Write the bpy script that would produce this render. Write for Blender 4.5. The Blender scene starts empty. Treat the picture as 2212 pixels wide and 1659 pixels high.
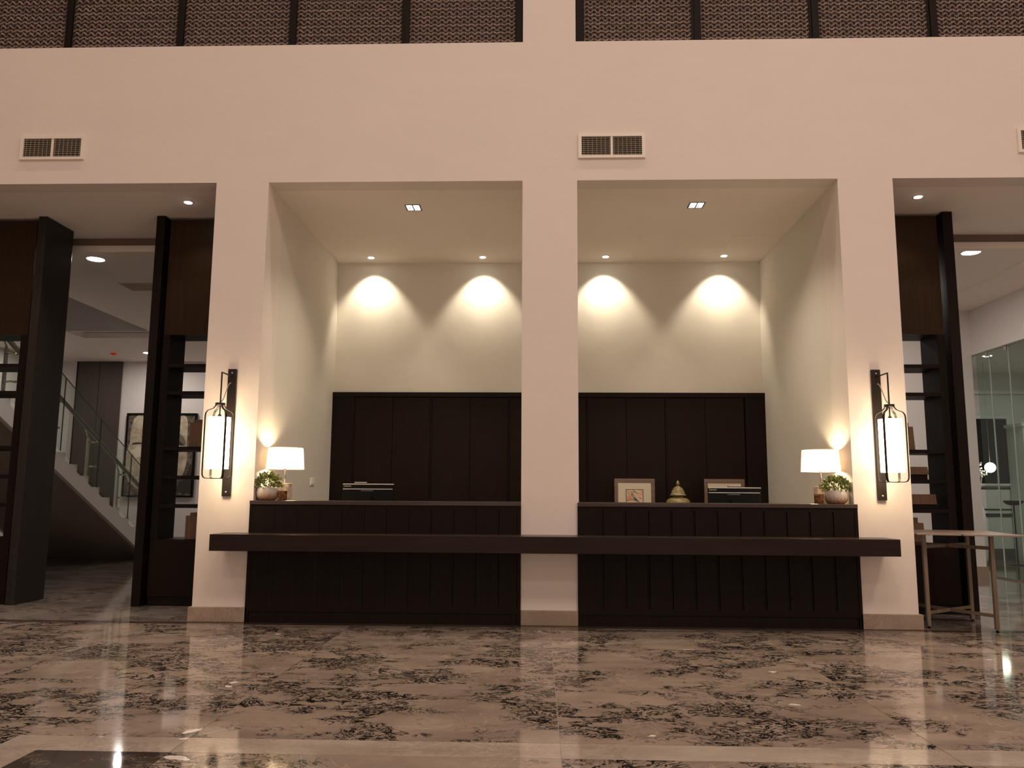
import bpy, math, random
from mathutils import Vector, Matrix
random.seed(7)
PI = math.pi
S = bpy.context.scene
COL = S.collection

# ------------------------------------------------------------------ camera, world, lights, exposure
F_PX, YAW, PITCH, ROLL = 1740.26, 0.03327, 0.13647, 0.00609
CAM = Vector((0.0, -7.1673, 1.1167))
cy, sy = math.cos(YAW), math.sin(YAW)
fwd = Vector((-sy*math.cos(PITCH), cy*math.cos(PITCH), math.sin(PITCH)))
rt = Vector((cy, sy, 0)); up = rt.cross(fwd)
r2 = rt*math.cos(ROLL)+up*math.sin(ROLL); u2 = up*math.cos(ROLL)-rt*math.sin(ROLL)
cd = bpy.data.cameras.new('camera'); cam = bpy.data.objects.new('camera', cd); COL.objects.link(cam)
cd.sensor_fit = 'HORIZONTAL'; cd.sensor_width = 36.0; cd.lens = F_PX/2212*36.0
cd.clip_start = 0.05; cd.clip_end = 200
M = Matrix((r2, u2, -fwd)).transposed().to_4x4(); M.translation = CAM
cam.matrix_world = M
S.camera = cam

w = bpy.data.worlds.new('world'); S.world = w; w.use_nodes = True
w.node_tree.nodes['Background'].inputs[0].default_value = (1.0, 0.82, 0.68, 1)
w.node_tree.nodes['Background'].inputs[1].default_value = 0.02
S.view_settings.view_transform = 'Standard'; S.view_settings.look = 'None'
S.view_settings.exposure = 0.0; S.view_settings.gamma = 1.0; S.view_settings.use_curve_mapping = False

WARM = (1.0, 0.82, 0.71); NEUT = (1.0, 0.86, 0.66); COOL = (1.0, 0.89, 0.80)
def area(name, loc, size, power, col, rot=(0, 0, 0)):
    l = bpy.data.lights.new(name, 'AREA'); l.shape = 'DISK'; l.size = size; l.energy = power; l.color = col
    o = bpy.data.objects.new(name, l); COL.objects.link(o); o.location = loc; o.rotation_euler = rot; return o
def spot(name, loc, target, power, col, ang, blend=1.0, r=0.02):
    l = bpy.data.lights.new(name, 'SPOT'); l.energy = power; l.color = col; l.spot_size = ang; l.spot_blend = blend
    l.shadow_soft_size = r
    o = bpy.data.objects.new(name, l); COL.objects.link(o); o.location = loc
    o.rotation_euler = (Vector(target)-Vector(loc)).to_track_quat('-Z', 'Y').to_euler(); return o
def point(name, loc, power, col, r=0.03):
    l = bpy.data.lights.new(name, 'POINT'); l.energy = power; l.color = col; l.shadow_soft_size = r
    o = bpy.data.objects.new(name, l); COL.objects.link(o); o.location = loc; return o
# broad unseen lamps, added as the general lobby light
for x, y, p in ((-5.5, -7.5, 85), (0.5, -7.0, 195), (5.5, -7.5, 235), (-2.5, -12.0, 95), (4.0, -12.0, 130)):
    area('lobby_fill', (x, y, 9.5), 1.6, p, WARM)
for x, y in ((-6.5, -10.5), (-1.5, -12.5), (3.0, -12.0), (7.5, -10.0)):      # unseen lamps added behind the camera to lift the soffits
    point('rear_fill', (x, y, 1.5), 95, WARM, 0.22)
for x in (-7.0, -3.5, 0.0, 3.5, 7.0):      # row of downlights high above the wall
    area('lobby_downlight', (x, -1.9, 13.2), 0.3, 95+x*3, WARM)
# wall washers in the reception alcove
SPOTS = ((-2.069, 2.42), (-0.689, 2.42), (0.818, 2.42), (2.25, 2.40))
for x, y in SPOTS:
    spot('alcove_spot_core', (x, y, 3.985), (x, 2.689, 3.63), 17, (1.0, 0.86, 0.60), math.radians(52), 1.0, 0.015)
    spot('alcove_spot_wide', (x, y, 3.985), (x, 2.689, 3.27), 52, (1.0, 0.87, 0.66), math.radians(88), 0.55, 0.03)
# twin ceiling lights
for x, y in ((-1.278, 0.69), (1.581, 0.664)):
    spot('twin_spot', (x, y, 3.97), (x, y, 0), 120, NEUT, math.radians(130), 1.0, 0.03)
# small passage downlights, each with an added spot bouncing light to the soffit
for x, y, sx in ((-3.524, 0.50, -1), (3.685, 0.47, 1)):
    spot('passage_bounce_fill', (x+sx*1.2, 0.6, 3.99), (x+sx*1.2, -0.5, 0), 170, WARM, math.radians(95), 1.0, 0.04)
    spot('passage_spot', (x, y, 3.975), (x, 0.95, 3.15), 8, (1.0, 0.78, 0.45), math.radians(62), 1.0, 0.02)
# round downlights behind; hall and stair lamps without a fixture are added
area('round_light', (-5.28, 1.98, 3.835), 0.2, 15, COOL)
area('round_light', (4.95, 1.94, 3.855), 0.2, 22, COOL)
area('hall_light', (-7.785, 8.387, 3.84), 0.15, 25, COOL)
area('hall_light', (-5.2, 7.6, 3.84), 0.15, 25, COOL)
area('hall_light', (-9.7, 7.4, 3.84), 0.15, 13, COOL)
spot('stair_spot', (-7.6, 4.3, 5.95), (-7.4, 4.6, 0), 120, COOL, math.radians(70), 0.5, 0.1)
area('hall_light', (3.9, 3.3, 3.86), 0.15, 55, COOL)
area('room_light', (8.3, 5.6, 3.38), 0.2, 28, (0.95, 1.0, 0.92))

# ------------------------------------------------------------------ materials
def mat(name, col, rough=0.5, metal=0.0, spec=0.5, emis=None, es=0.0, coat=0.0):
    m = bpy.data.materials.new(name); m.use_nodes = True
    b = m.node_tree.nodes['Principled BSDF']
    b.inputs['Base Color'].default_value = (*col, 1); b.inputs['Roughness'].default_value = rough
    b.inputs['Metallic'].default_value = metal; b.inputs['Specular IOR Level'].default_value = spec
    b.inputs['Coat Weight'].default_value = coat
    if emis: b.inputs['Emission Color'].default_value = (*emis, 1); b.inputs['Emission Strength'].default_value = es
    return m
class NT:
    def __init__(s, m): s.t = m.node_tree; s.b = s.t.nodes['Principled BSDF']
    def n(s, typ, ins=None, **kw):
        x = s.t.nodes.new(typ)
        for k, v in kw.items(): setattr(x, k, v)
        for k, v in (ins or {}).items():
            if hasattr(v, 'links'): s.t.links.new(v, x.inputs[k])
            else: x.inputs[k].default_value = v
        return x
    def ramp(s, fac, stops):
        r = s.t.nodes.new('ShaderNodeValToRGB'); s.t.links.new(fac, r.inputs[0])
        e = r.color_ramp.elements
        while len(e) < len(stops): e.new(0.5)
        for i, (p, c) in enumerate(stops):
            e[i].position = p; e[i].color = (*c, 1) if len(c) == 3 else c
        return r.outputs[0]
    def mix(s, fac, a, b):
        x = s.t.nodes.new('ShaderNodeMix'); x.data_type = 'RGBA'
        for i, v in ((0, fac), (6, a), (7, b)):
            if hasattr(v, 'links'): s.t.links.new(v, x.inputs[i])
            elif i == 0: x.inputs[i].default_value = v
            else: x.inputs[i].default_value = (*v, 1)
        return x.outputs[2]
    def math(s, op, a, b=0.0, clamp=False):
        x = s.t.nodes.new('ShaderNodeMath'); x.operation = op; x.use_clamp = clamp
        for i, v in ((0, a), (1, b)):
            if hasattr(v, 'links'): s.t.links.new(v, x.inputs[i])
            else: x.inputs[i].default_value = v
        return x.outputs[0]
    def coords(s, scale=(1, 1, 1), rnd=True):
        tc = s.n('ShaderNodeTexCoord'); v = tc.outputs['Object']
        if rnd:
            oi = s.n('ShaderNodeObjectInfo'); r = s.math('MULTIPLY', oi.outputs['Random'], 61.7)
            v = s.n('ShaderNodeVectorMath', {0: v, 1: r}, operation='ADD').outputs[0]
        return s.n('ShaderNodeMapping', {'Vector': v, 'Scale': scale}).outputs[0]
    def bump(s, h, st, dist=0.01):
        b = s.n('ShaderNodeBump', {'Height': h, 'Strength': st, 'Distance': dist})
        s.t.links.new(b.outputs[0], s.b.inputs['Normal'])
    def col(s, c): s.t.links.new(c, s.b.inputs['Base Color'])

def plaster(name, c, var=0.04):
    m = mat(name, c, 0.75, spec=0.25); k = NT(m)
    v = k.coords(rnd=False)
    n1 = k.n('ShaderNodeTexNoise', {'Vector': v, 'Scale': 0.9, 'Detail': 5, 'Roughness': 0.6}).outputs[0]
    k.col(k.mix(n1, tuple(x*(1-var) for x in c), tuple(min(1, x*(1+var)) for x in c)))
    n2 = k.n('ShaderNodeTexNoise', {'Vector': v, 'Scale': 3.2, 'Detail': 4}).outputs[0]
    n3 = k.n('ShaderNodeTexNoise', {'Vector': v, 'Scale': 160.0, 'Detail': 2}).outputs[0]
    k.bump(k.math('ADD', n2, k.math('MULTIPLY', n3, 0.05)), 0.35, 0.02)
    return m
def wood(name, c1, c2, rough=0.32, axis='z', scale=1.0, coat=0.0, spec=0.5):
    m = mat(name, c1, rough, spec=spec, coat=coat); k = NT(m)
    sc = {'z': (22, 22, 0.9), 'x': (0.9, 22, 22), 'y': (22, 0.9, 22)}[axis]
    v = k.coords(tuple(a*scale for a in sc))
    n = k.n('ShaderNodeTexNoise', {'Vector': v, 'Scale': 1.6, 'Detail': 6, 'Roughness': 0.65}).outputs[0]
    k.col(k.ramp(n, ((0.3, c1), (0.7, c2))))
    k.bump(n, 0.12, 0.003)
    return m
def marble(name, c1, c2, vein, amount=1.0, white=1.0, rough=0.07):
    m = mat(name, c1, rough, spec=0.5); k = NT(m)
    v = k.coords((1, 1.25, 1))
    warp = k.n('ShaderNodeTexNoise', {'Vector': v, 'Scale': 2.2, 'Detail': 4}).outputs[1]
    v2 = k.n('ShaderNodeVectorMath', {0: v, 1: k.n('ShaderNodeVectorMath', {0: warp, 'Scale': 0.5}, operation='SCALE').outputs[0]}, operation='ADD').outputs[0]
    base = k.n('ShaderNodeTexNoise', {'Vector': v2, 'Scale': 2.4, 'Detail': 8, 'Roughness': 0.62}).outputs[0]
    c = k.ramp(base, ((0.3, c1), (0.5, tuple((a+b)/2 for a, b in zip(c1, c2))), (0.72, c2)))
    cloud = k.n('ShaderNodeTexNoise', {'Vector': v2, 'Scale': 14.0, 'Detail': 5, 'Roughness': 0.7}).outputs[0]
    c = k.mix(k.math('MULTIPLY', cloud, 0.35), c, tuple(x*0.62 for x in c1))
    # thread veins: ridged noise, present only in drifting clusters
    vs = k.n('ShaderNodeMapping', {'Vector': v2, 'Scale': (1.0, 1.15, 1)}).outputs[0]
    r1 = k.n('ShaderNodeTexNoise', {'Vector': vs, 'Scale': 8.0, 'Detail': 4.0, 'Roughness': 0.62, 'Distortion': 0.3}).outputs[0]
    rid = k.math('ABSOLUTE', k.math('SUBTRACT', r1, 0.5))
    line = k.math('MULTIPLY', k.math('SUBTRACT', 1.0, k.math('DIVIDE', rid, 0.031), True), 2.2, True)
    clus = k.n('ShaderNodeTexNoise', {'Vector': v, 'Scale': 1.7, 'Detail': 3, 'Roughness': 0.6}).outputs[0]
    clus2 = k.n('ShaderNodeTexNoise', {'Vector': v, 'Scale': 4.5, 'Detail': 3}).outputs[0]
    cm = k.math('MULTIPLY', k.math('MULTIPLY', k.math('SUBTRACT', clus, 0.40), 10.0, True), k.math('MULTIPLY', k.math('SUBTRACT', clus2, 0.40), 20.0, True), True)
    r2_ = k.n('ShaderNodeTexNoise', {'Vector': vs, 'Scale': 17.0, 'Detail': 3.0, 'Roughness': 0.6, 'Distortion': 0.8}).outputs[0]
    line2 = k.math('MULTIPLY', 1.6, k.math('SUBTRACT', 1.0, k.math('DIVIDE', k.math('ABSOLUTE', k.math('SUBTRACT', r2_, 0.5)), 0.055), True), True)
    cm2 = k.math('MULTIPLY', k.math('SUBTRACT', clus, 0.47), 14.0, True)
    allv = k.math('MAXIMUM', k.math('MULTIPLY', line, cm), k.math('MULTIPLY', line2, k.math('MULTIPLY', cm2, cm)))
    tone = k.n('ShaderNodeTexNoise', {'Vector': k.n('ShaderNodeMapping', {'Vector': v, 'Scale': (0.5, 2.2, 1)}).outputs[0], 'Scale': 2.0, 'Detail': 5}).outputs[0]
    c = k.mix(k.math('MULTIPLY', k.math('MULTIPLY', k.math('SUBTRACT', tone, 0.45), 4.0, True), 0.45), c, tuple(x*0.62 for x in c1))
    c = k.mix(k.math('MULTIPLY', allv, 1.0*amount), c, vein)
    # pale threads and shell flecks
    r3 = k.n('ShaderNodeTexNoise', {'Vector': v, 'Scale': 1.5, 'Detail': 4, 'Distortion': 1.2}).outputs[0]
    pl = k.math('SUBTRACT', 1.0, k.math('DIVIDE', k.math('ABSOLUTE', k.math('SUBTRACT', r3, 0.56)), 0.006), True)
    c = k.mix(k.math('MULTIPLY', pl, 0.35*white), c, (0.62, 0.50, 0.40))
    vo = k.n('ShaderNodeTexVoronoi', {'Vector': v2, 'Scale': 2.0, 'Randomness': 1.0}).outputs[0]
    fl = k.math('LESS_THAN', vo, 0.075)
    k2 = k.math('GREATER_THAN', k.n('ShaderNodeTexNoise', {'Vector': v, 'Scale': 5.0}).outputs[0], 0.52)
    c = k.mix(k.math('MULTIPLY', k.math('MULTIPLY', fl, k2), 0.9*white), c, (0.8, 0.72, 0.66))
    k.col(c)
    return m

PL = plaster('plaster', (0.74, 0.66, 0.60))
PLB = plaster('plaster_alcove', (0.68, 0.64, 0.57), 0.02)
CEIL = plaster('ceiling_paint', (0.84, 0.76, 0.69), 0.02)
HALLW = plaster('hall_paint', (0.68, 0.64, 0.62), 0.02)
DARK = wood('wenge', (0.0055, 0.0032, 0.0023), (0.0115, 0.006, 0.004), 0.5, spec=0.12)
DARKX = wood('wenge_long', (0.012, 0.0058, 0.0042), (0.024, 0.0115, 0.008), 0.4, 'x', spec=0.15)
DARKTOP = wood('wenge_top', (0.024, 0.014, 0.010), (0.045, 0.026, 0.018), 0.3, 'x', spec=0.35)
BROWN = wood('brown_wood', (0.020, 0.0095, 0.0035), (0.032, 0.0155, 0.006), 0.45, spec=0.15)
CAB = wood('cabinet_wood', (0.008, 0.0038, 0.0022), (0.014, 0.0065, 0.0036), 0.5, spec=0.12)
FINM = wood('fin_wood', (0.009, 0.007, 0.005), (0.020, 0.016, 0.012), 0.34, spec=0.3)
DOORB = wood('hall_door_wood', (0.045, 0.032, 0.023), (0.062, 0.045, 0.033), 0.5)
FLOORM = marble('marble_brown', (0.26, 0.198, 0.155), (0.44, 0.35, 0.28), (0.006, 0.006, 0.006))
STRIPE = marble('marble_stripe', (0.38, 0.31, 0.25), (0.56, 0.48, 0.40), (0.20, 0.15, 0.11), 0.35, 0.8)
BLACKM = marble('marble_black', (0.045, 0.034, 0.028), (0.08, 0.062, 0.05), (0.30, 0.24, 0.2), 0.4, 0.2, 0.05)
GREYM = marble('marble_grey', (0.20, 0.165, 0.14), (0.34, 0.29, 0.25), (0.04, 0.03, 0.026), 0.9, 0.5)
DARKROW = marble('marble_dark_row', (0.07, 0.05, 0.04), (0.12, 0.09, 0.07), (0.02, 0.015, 0.012), 0.6, 0.2)
JOINT = mat('joint_grout', (0.45, 0.36, 0.29), 0.5)
BASE = marble('skirting_stone', (0.27, 0.20, 0.14), (0.42, 0.33, 0.245), (0.20, 0.13, 0.08), 0.5, 0.3, 0.3)
VENTM = mat('vent_enamel', (0.78, 0.72, 0.62), 0.45)
VENTD = mat('vent_dark', (0.02, 0.014, 0.01), 0.8)
SLATM = mat('vent_slat', (0.45, 0.38, 0.28), 0.5)
BLKMET = mat('black_metal', (0.016, 0.010, 0.007), 0.45, 0.0, 0.25)
STEEL = mat('steel', (0.55, 0.53, 0.50), 0.25, 1.0)
CHROME = mat('chrome', (0.7, 0.68, 0.64), 0.12, 1.0)
BRONZE = wood('bronze_tube', (0.12, 0.085, 0.055), (0.22, 0.16, 0.11), 0.4)
TABTOP = wood('table_top_wood', (0.20, 0.145, 0.115), (0.27, 0.20, 0.16), 0.35, 'y')
SHADEON = mat('lit_shade', (0.9, 0.85, 0.75), 0.8, emis=(1.0, 0.84, 0.60), es=12.0)
LEDON = mat('led_lit', (1, 1, 1), 0.5, emis=(1.0, 0.95, 0.82), es=30.0)
LEDW = mat('led_white_lit', (1, 1, 1), 0.5, emis=(1.0, 0.96, 0.92), es=25.0)
LEDDIM = mat('led_cell_lit', (1, 1, 1), 0.5, emis=(1.0, 0.97, 0.92), es=3.0)
CABLE = mat('grey_cable', (0.30, 0.27, 0.24), 0.5)
WHITEP = mat('white_plastic', (0.88, 0.84, 0.78), 0.4)
BLACKP = mat('black_plastic', (0.003, 0.003, 0.003), 0.4, spec=0.12)
SILV = mat('silver_trim', (0.62, 0.58, 0.54), 0.35, 0.3)
WAX = mat('candle_wax', (0.85, 0.66, 0.42), 0.5, emis=(1.0, 0.6, 0.25), es=0.25)
SCREEN = mat('screen_glass', (0.01, 0.012, 0.015), 0.1)
CREAM = mat('mat_board', (0.62, 0.55, 0.42), 0.8)
FRAMEW = wood('frame_wood', (0.10, 0.06, 0.045), (0.18, 0.115, 0.085), 0.35, 'x')
LEAF = mat('leaf_green', (0.12, 0.15, 0.03), 0.5)
k = NT(LEAF); _n = k.n('ShaderNodeTexNoise', {'Vector': k.coords((1, 1, 1), False), 'Scale': 60.0}).outputs[0]
k.col(k.ramp(_n, ((0.35, (0.07, 0.10, 0.02)), (0.65, (0.26, 0.27, 0.07)))))
LEAF.node_tree.nodes['Principled BSDF'].inputs['Subsurface Weight'].default_value = 0.0
POT = mat('glazed_pot', (0.4, 0.3, 0.22), 0.35); k = NT(POT)
tc = k.n('ShaderNodeTexCoord'); sep = k.n('ShaderNodeSeparateXYZ', {0: tc.outputs['Object']})
nz = k.n('ShaderNodeTexNoise', {'Vector': k.n('ShaderNodeMapping', {'Vector': tc.outputs['Object'], 'Scale': (90, 90, 9)}).outputs[0], 'Scale': 1.0}).outputs[0]
hz = k.math('ADD', k.math('MULTIPLY', sep.outputs[2], 9.0), k.math('MULTIPLY', k.math('SUBTRACT', nz, 0.5), 0.9))
k.col(k.ramp(hz, ((0.10, (0.30, 0.13, 0.05)), (0.42, (0.38, 0.30, 0.24)), (0.8, (0.46, 0.40, 0.35)))))
MARBLEW = mat('lamp_base_stone', (0.7, 0.6, 0.5), 0.3); k = NT(MARBLEW)
_n = k.n('ShaderNodeTexNoise', {'Vector': k.coords((1, 1, 1)), 'Scale': 30.0, 'Detail': 3}).outputs[0]
k.col(k.ramp(_n, ((0.35, (0.52, 0.38, 0.27)), (0.6, (0.80, 0.68, 0.55)))))
JARM = mat('jar_glaze', (0.23, 0.17, 0.075), 0.12, coat=0.5); k = NT(JARM)
_n = k.n('ShaderNodeTexNoise', {'Vector': k.coords((1, 1, 3), False), 'Scale': 18.0, 'Detail': 4}).outputs[0]
k.col(k.ramp(_n, ((0.35, (0.15, 0.11, 0.045)), (0.65, (0.32, 0.25, 0.12)))))
AMBER = mat('amber_glass', (0.32, 0.11, 0.035), 0.1); k = NT(AMBER)
_n = k.n('ShaderNodeTexNoise', {'Vector': k.coords((1, 1, 1)), 'Scale': 45.0, 'Detail': 4}).outputs[0]
k.col(k.ramp(_n, ((0.35, (0.06, 0.018, 0.008)), (0.6, (0.26, 0.12, 0.055)))))
WICK = mat('wicker', (0.2, 0.12, 0.09), 0.45); k = NT(WICK)
_n = k.n('ShaderNodeTexNoise', {'Vector': k.coords((6, 6, 40)), 'Scale': 1.5, 'Detail': 4}).outputs[0]
k.col(k.ramp(_n, ((0.3, (0.09, 0.055, 0.042)), (0.7, (0.30, 0.21, 0.165)))))
WICKB = mat('wicker_back', (0.022, 0.012, 0.009), 0.8)
BOOKB = wood('tan_wood', (0.06, 0.028, 0.010), (0.15, 0.075, 0.025), 0.4, 'z', 2)
RED = mat('red_detector', (0.5, 0.03, 0.02), 0.4, emis=(1, 0.05, 0.02), es=0.15)
WINDARK = mat('night_window', (0.012, 0.018, 0.016), 0.05)
WHITEC = mat('white_joinery', (0.66, 0.66, 0.62), 0.5)
TREADM = mat('stair_stone', (0.72, 0.69, 0.66), 0.4)
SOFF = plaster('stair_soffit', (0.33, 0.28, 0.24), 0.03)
STONEF = mat('painted_stone_face', (0.5, 0.42, 0.3), 0.7); k = NT(STONEF)
_n = k.n('ShaderNodeTexNoise', {'Vector': k.coords((1, 1, 1), False), 'Scale': 4.0, 'Detail': 8, 'Roughness': 0.7}).outputs[0]
k.col(k.ramp(_n, ((0.3, (0.22, 0.17, 0.10)), (0.5, (0.45, 0.38, 0.27)), (0.7, (0.66, 0.60, 0.52)))))
ARTBG = mat('painted_background', (0.06, 0.05, 0.04), 0.8); k = NT(ARTBG)
_n = k.n('ShaderNodeTexNoise', {'Vector': k.coords((1, 1, 1), False), 'Scale': 14.0, 'Detail': 6, 'Roughness': 0.75}).outputs[0]
k.col(k.ramp(_n, ((0.38, (0.03, 0.022, 0.016)), (0.62, (0.20, 0.16, 0.12)))))
ARTDK = mat('painted_shadow', (0.035, 0.026, 0.02), 0.8)
ARTLT = mat('painted_light', (0.62, 0.55, 0.46), 0.8)
PEACH = mat('print_peach', (0.62, 0.36, 0.20), 0.8); k = NT(PEACH)
_n = k.n('ShaderNodeTexNoise', {'Vector': k.coords((1, 1, 1), False), 'Scale': 9.0}).outputs[0]
k.col(k.ramp(_n, ((0.35, (0.62, 0.30, 0.16)), (0.6, (0.66, 0.52, 0.36)))))
PRGREEN = mat('print_green', (0.12, 0.16, 0.05), 0.8)
PRDARK = mat('print_dark', (0.05, 0.05, 0.06), 0.8)
PRGREY = mat('print_grey', (0.30, 0.30, 0.32), 0.8)
LINEN = bpy.data.materials.new('lampshade_linen'); LINEN.use_nodes = True
t = LINEN.node_tree; t.nodes.clear()
o_ = t.nodes.new('ShaderNodeOutputMaterial'); mx = t.nodes.new('ShaderNodeMixShader'); mx.inputs[0].default_value = 0.55
d1 = t.nodes.new('ShaderNodeBsdfDiffuse'); d1.inputs[0].default_value = (0.62, 0.55, 0.46, 1)
d2 = t.nodes.new('ShaderNodeBsdfTranslucent'); d2.inputs[0].default_value = (0.62, 0.50, 0.38, 1)
t.links.new(d1.outputs[0], mx.inputs[1]); t.links.new(d2.outputs[0], mx.inputs[2]); t.links.new(mx.outputs[0], o_.inputs[0])
def glass(name, tint, refl=1.0):
    m = bpy.data.materials.new(name); m.use_nodes = True; t = m.node_tree; t.nodes.clear()
    o = t.nodes.new('ShaderNodeOutputMaterial'); mx = t.nodes.new('ShaderNodeMixShader')
    a = t.nodes.new('ShaderNodeBsdfTransparent'); a.inputs[0].default_value = (*tint, 1)
    g = t.nodes.new('ShaderNodeBsdfGlossy'); g.inputs['Roughness'].default_value = 0.02
    f = t.nodes.new('ShaderNodeFresnel'); f.inputs[0].default_value = 1.5
    ge = t.nodes.new('ShaderNodeNewGeometry'); mm = t.nodes.new('ShaderNodeMath'); mm.operation = 'SUBTRACT'; mm.use_clamp = True
    t.links.new(f.outputs[0], mm.inputs[0]); t.links.new(ge.outputs['Backfacing'], mm.inputs[1]); t.links.new(mm.outputs[0], mx.inputs[0]); t.links.new(a.outputs[0], mx.inputs[1]); t.links.new(g.outputs[0], mx.inputs[2])
    t.links.new(mx.outputs[0], o.inputs[0]); return m
GLASS = glass('clear_glass', (0.90, 0.93, 0.90)); GLASSG = glass('green_glass', (0.80, 0.88, 0.83))
RAILW = wood('rail_wood', (0.16, 0.13, 0.105), (0.22, 0.18, 0.145), 0.4, 'y')
GEDGE = mat('glass_edge', (0.03, 0.05, 0.045), 0.2)
GEDGEL = mat('glass_edge_pale', (0.45, 0.52, 0.48), 0.2)

# ------------------------------------------------------------------ geometry helpers
OFF = {}
class B:
    def __init__(s): s.v = []; s.f = []; s.sm = []
    def add(s, vs, fs, smooth=False):
        n = len(s.v); s.v += [tuple(p) for p in vs]; s.f += [tuple(i+n for i in f) for f in fs]; s.sm += [smooth]*len(fs); return s
    def box(s, x0, x1, y0, y1, z0, z1):
        return s.add([(x0,y0,z0),(x1,y0,z0),(x1,y1,z0),(x0,y1,z0),(x0,y0,z1),(x1,y0,z1),(x1,y1,z1),(x0,y1,z1)],
                     [(0,3,2,1),(4,5,6,7),(0,1,5,4),(1,2,6,5),(2,3,7,6),(3,0,4,7)])
    def prism(s, poly, axis, a0, a1):
        n = len(poly)
        def P(p, a): return {'x': (a, p[0], p[1]), 'y': (p[0], a, p[1]), 'z': (p[0], p[1], a)}[axis]
        s.add([P(p, a0) for p in poly]+[P(p, a1) for p in poly],
              [tuple(range(n)), tuple(range(2*n-1, n-1, -1))]+[(i, i+n, (i+1) % n+n, (i+1) % n) for i in range(n)])
        return s
    def lathe(s, prof, cx, cy, seg=24, caps=True):
        vs = []
        for r, z in prof:
            for i in range(seg):
                a = 2*PI*i/seg; vs.append((cx+r*math.cos(a), cy+r*math.sin(a), z))
        fs = [(j*seg+i, j*seg+(i+1) % seg, (j+1)*seg+(i+1) % seg, (j+1)*seg+i) for j in range(len(prof)-1) for i in range(seg)]
        s.add(vs, fs, True)
        if caps:
            n = len(s.v)-len(vs)
            s.f.append(tuple(n+i for i in range(seg-1, -1, -1))); s.sm.append(False)
            s.f.append(tuple(n+(len(prof)-1)*seg+i for i in range(seg))); s.sm.append(False)
        return s
    def tube(s, path, r, seg=8, flat=None):
        # flat=(w,t): rectangular strap instead of round
        P = [Vector(p) for p in path]; vs = []; m = seg if not flat else 4
        for i, p in enumerate(P):
            t = (P[min(i+1, len(P)-1)]-P[max(i-1, 0)]).normalized()
            a = Vector((0, 0, 1)) if abs(t.z) < 0.95 else Vector((0, 1, 0))
            if flat and len(flat) > 2: u = Vector(flat[2]).normalized()
            else: u = t.cross(a).normalized()
            v = t.cross(u).normalized()
            if flat:
                for sx, sy_ in ((-1,-1),(1,-1),(1,1),(-1,1)): vs.append(p+u*sx*flat[0]/2+v*sy_*flat[1]/2)
            else:
                for q in range(seg):
                    an = 2*PI*q/seg; vs.append(p+u*math.cos(an)*r+v*math.sin(an)*r)
        fs = [(j*m+i, j*m+(i+1) % m, (j+1)*m+(i+1) % m, (j+1)*m+i) for j in range(len(P)-1) for i in range(m)]
        fs += [tuple(range(m-1, -1, -1)), tuple((len(P)-1)*m+i for i in range(m))]
        return s.add(vs, fs, not flat)
def link(name, b, m, parent=None, off=None, bev=0.0):
    me = bpy.data.meshes.new(name); me.from_pydata(b.v, [], b.f); me.polygons.foreach_set('use_smooth', b.sm)
    me.materials.append(m); me.update()
    o = bpy.data.objects.new(name, me); COL.objects.link(o)
    if parent is not None:
        off = OFF.get(parent.name, Vector()); o.parent = parent
        me.transform(Matrix.Translation(-off))
    elif off is not None:
        me.transform(Matrix.Translation(-Vector(off))); o.location = off
    OFF[o.name] = Vector(off) if off is not None else Vector()
    if bev:
        md = o.modifiers.new('bevel', 'BEVEL'); md.width = bev; md.segments = 2; md.limit_method = 'ANGLE'
    return o
def struct(name, b, m, parent=None, bev=0.0):
    o = link(name, b, m, parent, bev=bev)
    if parent is None: o['kind'] = 'structure'
    return o
def tag(o, label, cat, group=None):
    o['label'] = label; o['category'] = cat
    if group: o['group'] = group
    return o
def thing(name, loc, label, cat, group=None):
    o = bpy.data.objects.new(name, None); COL.objects.link(o); o.location = loc; o.empty_display_size = 0.05
    OFF[o.name] = Vector(loc); return tag(o, label, cat, group)
def single(name, b, m, loc, label, cat, group=None, bev=0.0):
    return tag(link(name, b, m, off=loc, bev=bev), label, cat, group)
def copy_tree(o, loc=None, label=None, parent=None, rotz=None, group=None):
    c = o.copy(); COL.objects.link(c)
    if parent is not None: c.parent = parent
    if loc is not None: c.location = loc
    if rotz is not None: c.rotation_euler.z = rotz
    if label: c['label'] = label
    if group: c['group'] = group
    for ch in [q for q in bpy.data.objects if q.parent == o]: copy_tree(ch, parent=c)
    return c

X1, X2, X3, X4, X5, X6 = -3.034, -2.537, -0.152, 0.355, 2.740, 3.238
T, T2, D = 4.0107, 5.393, 2.6885

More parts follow.
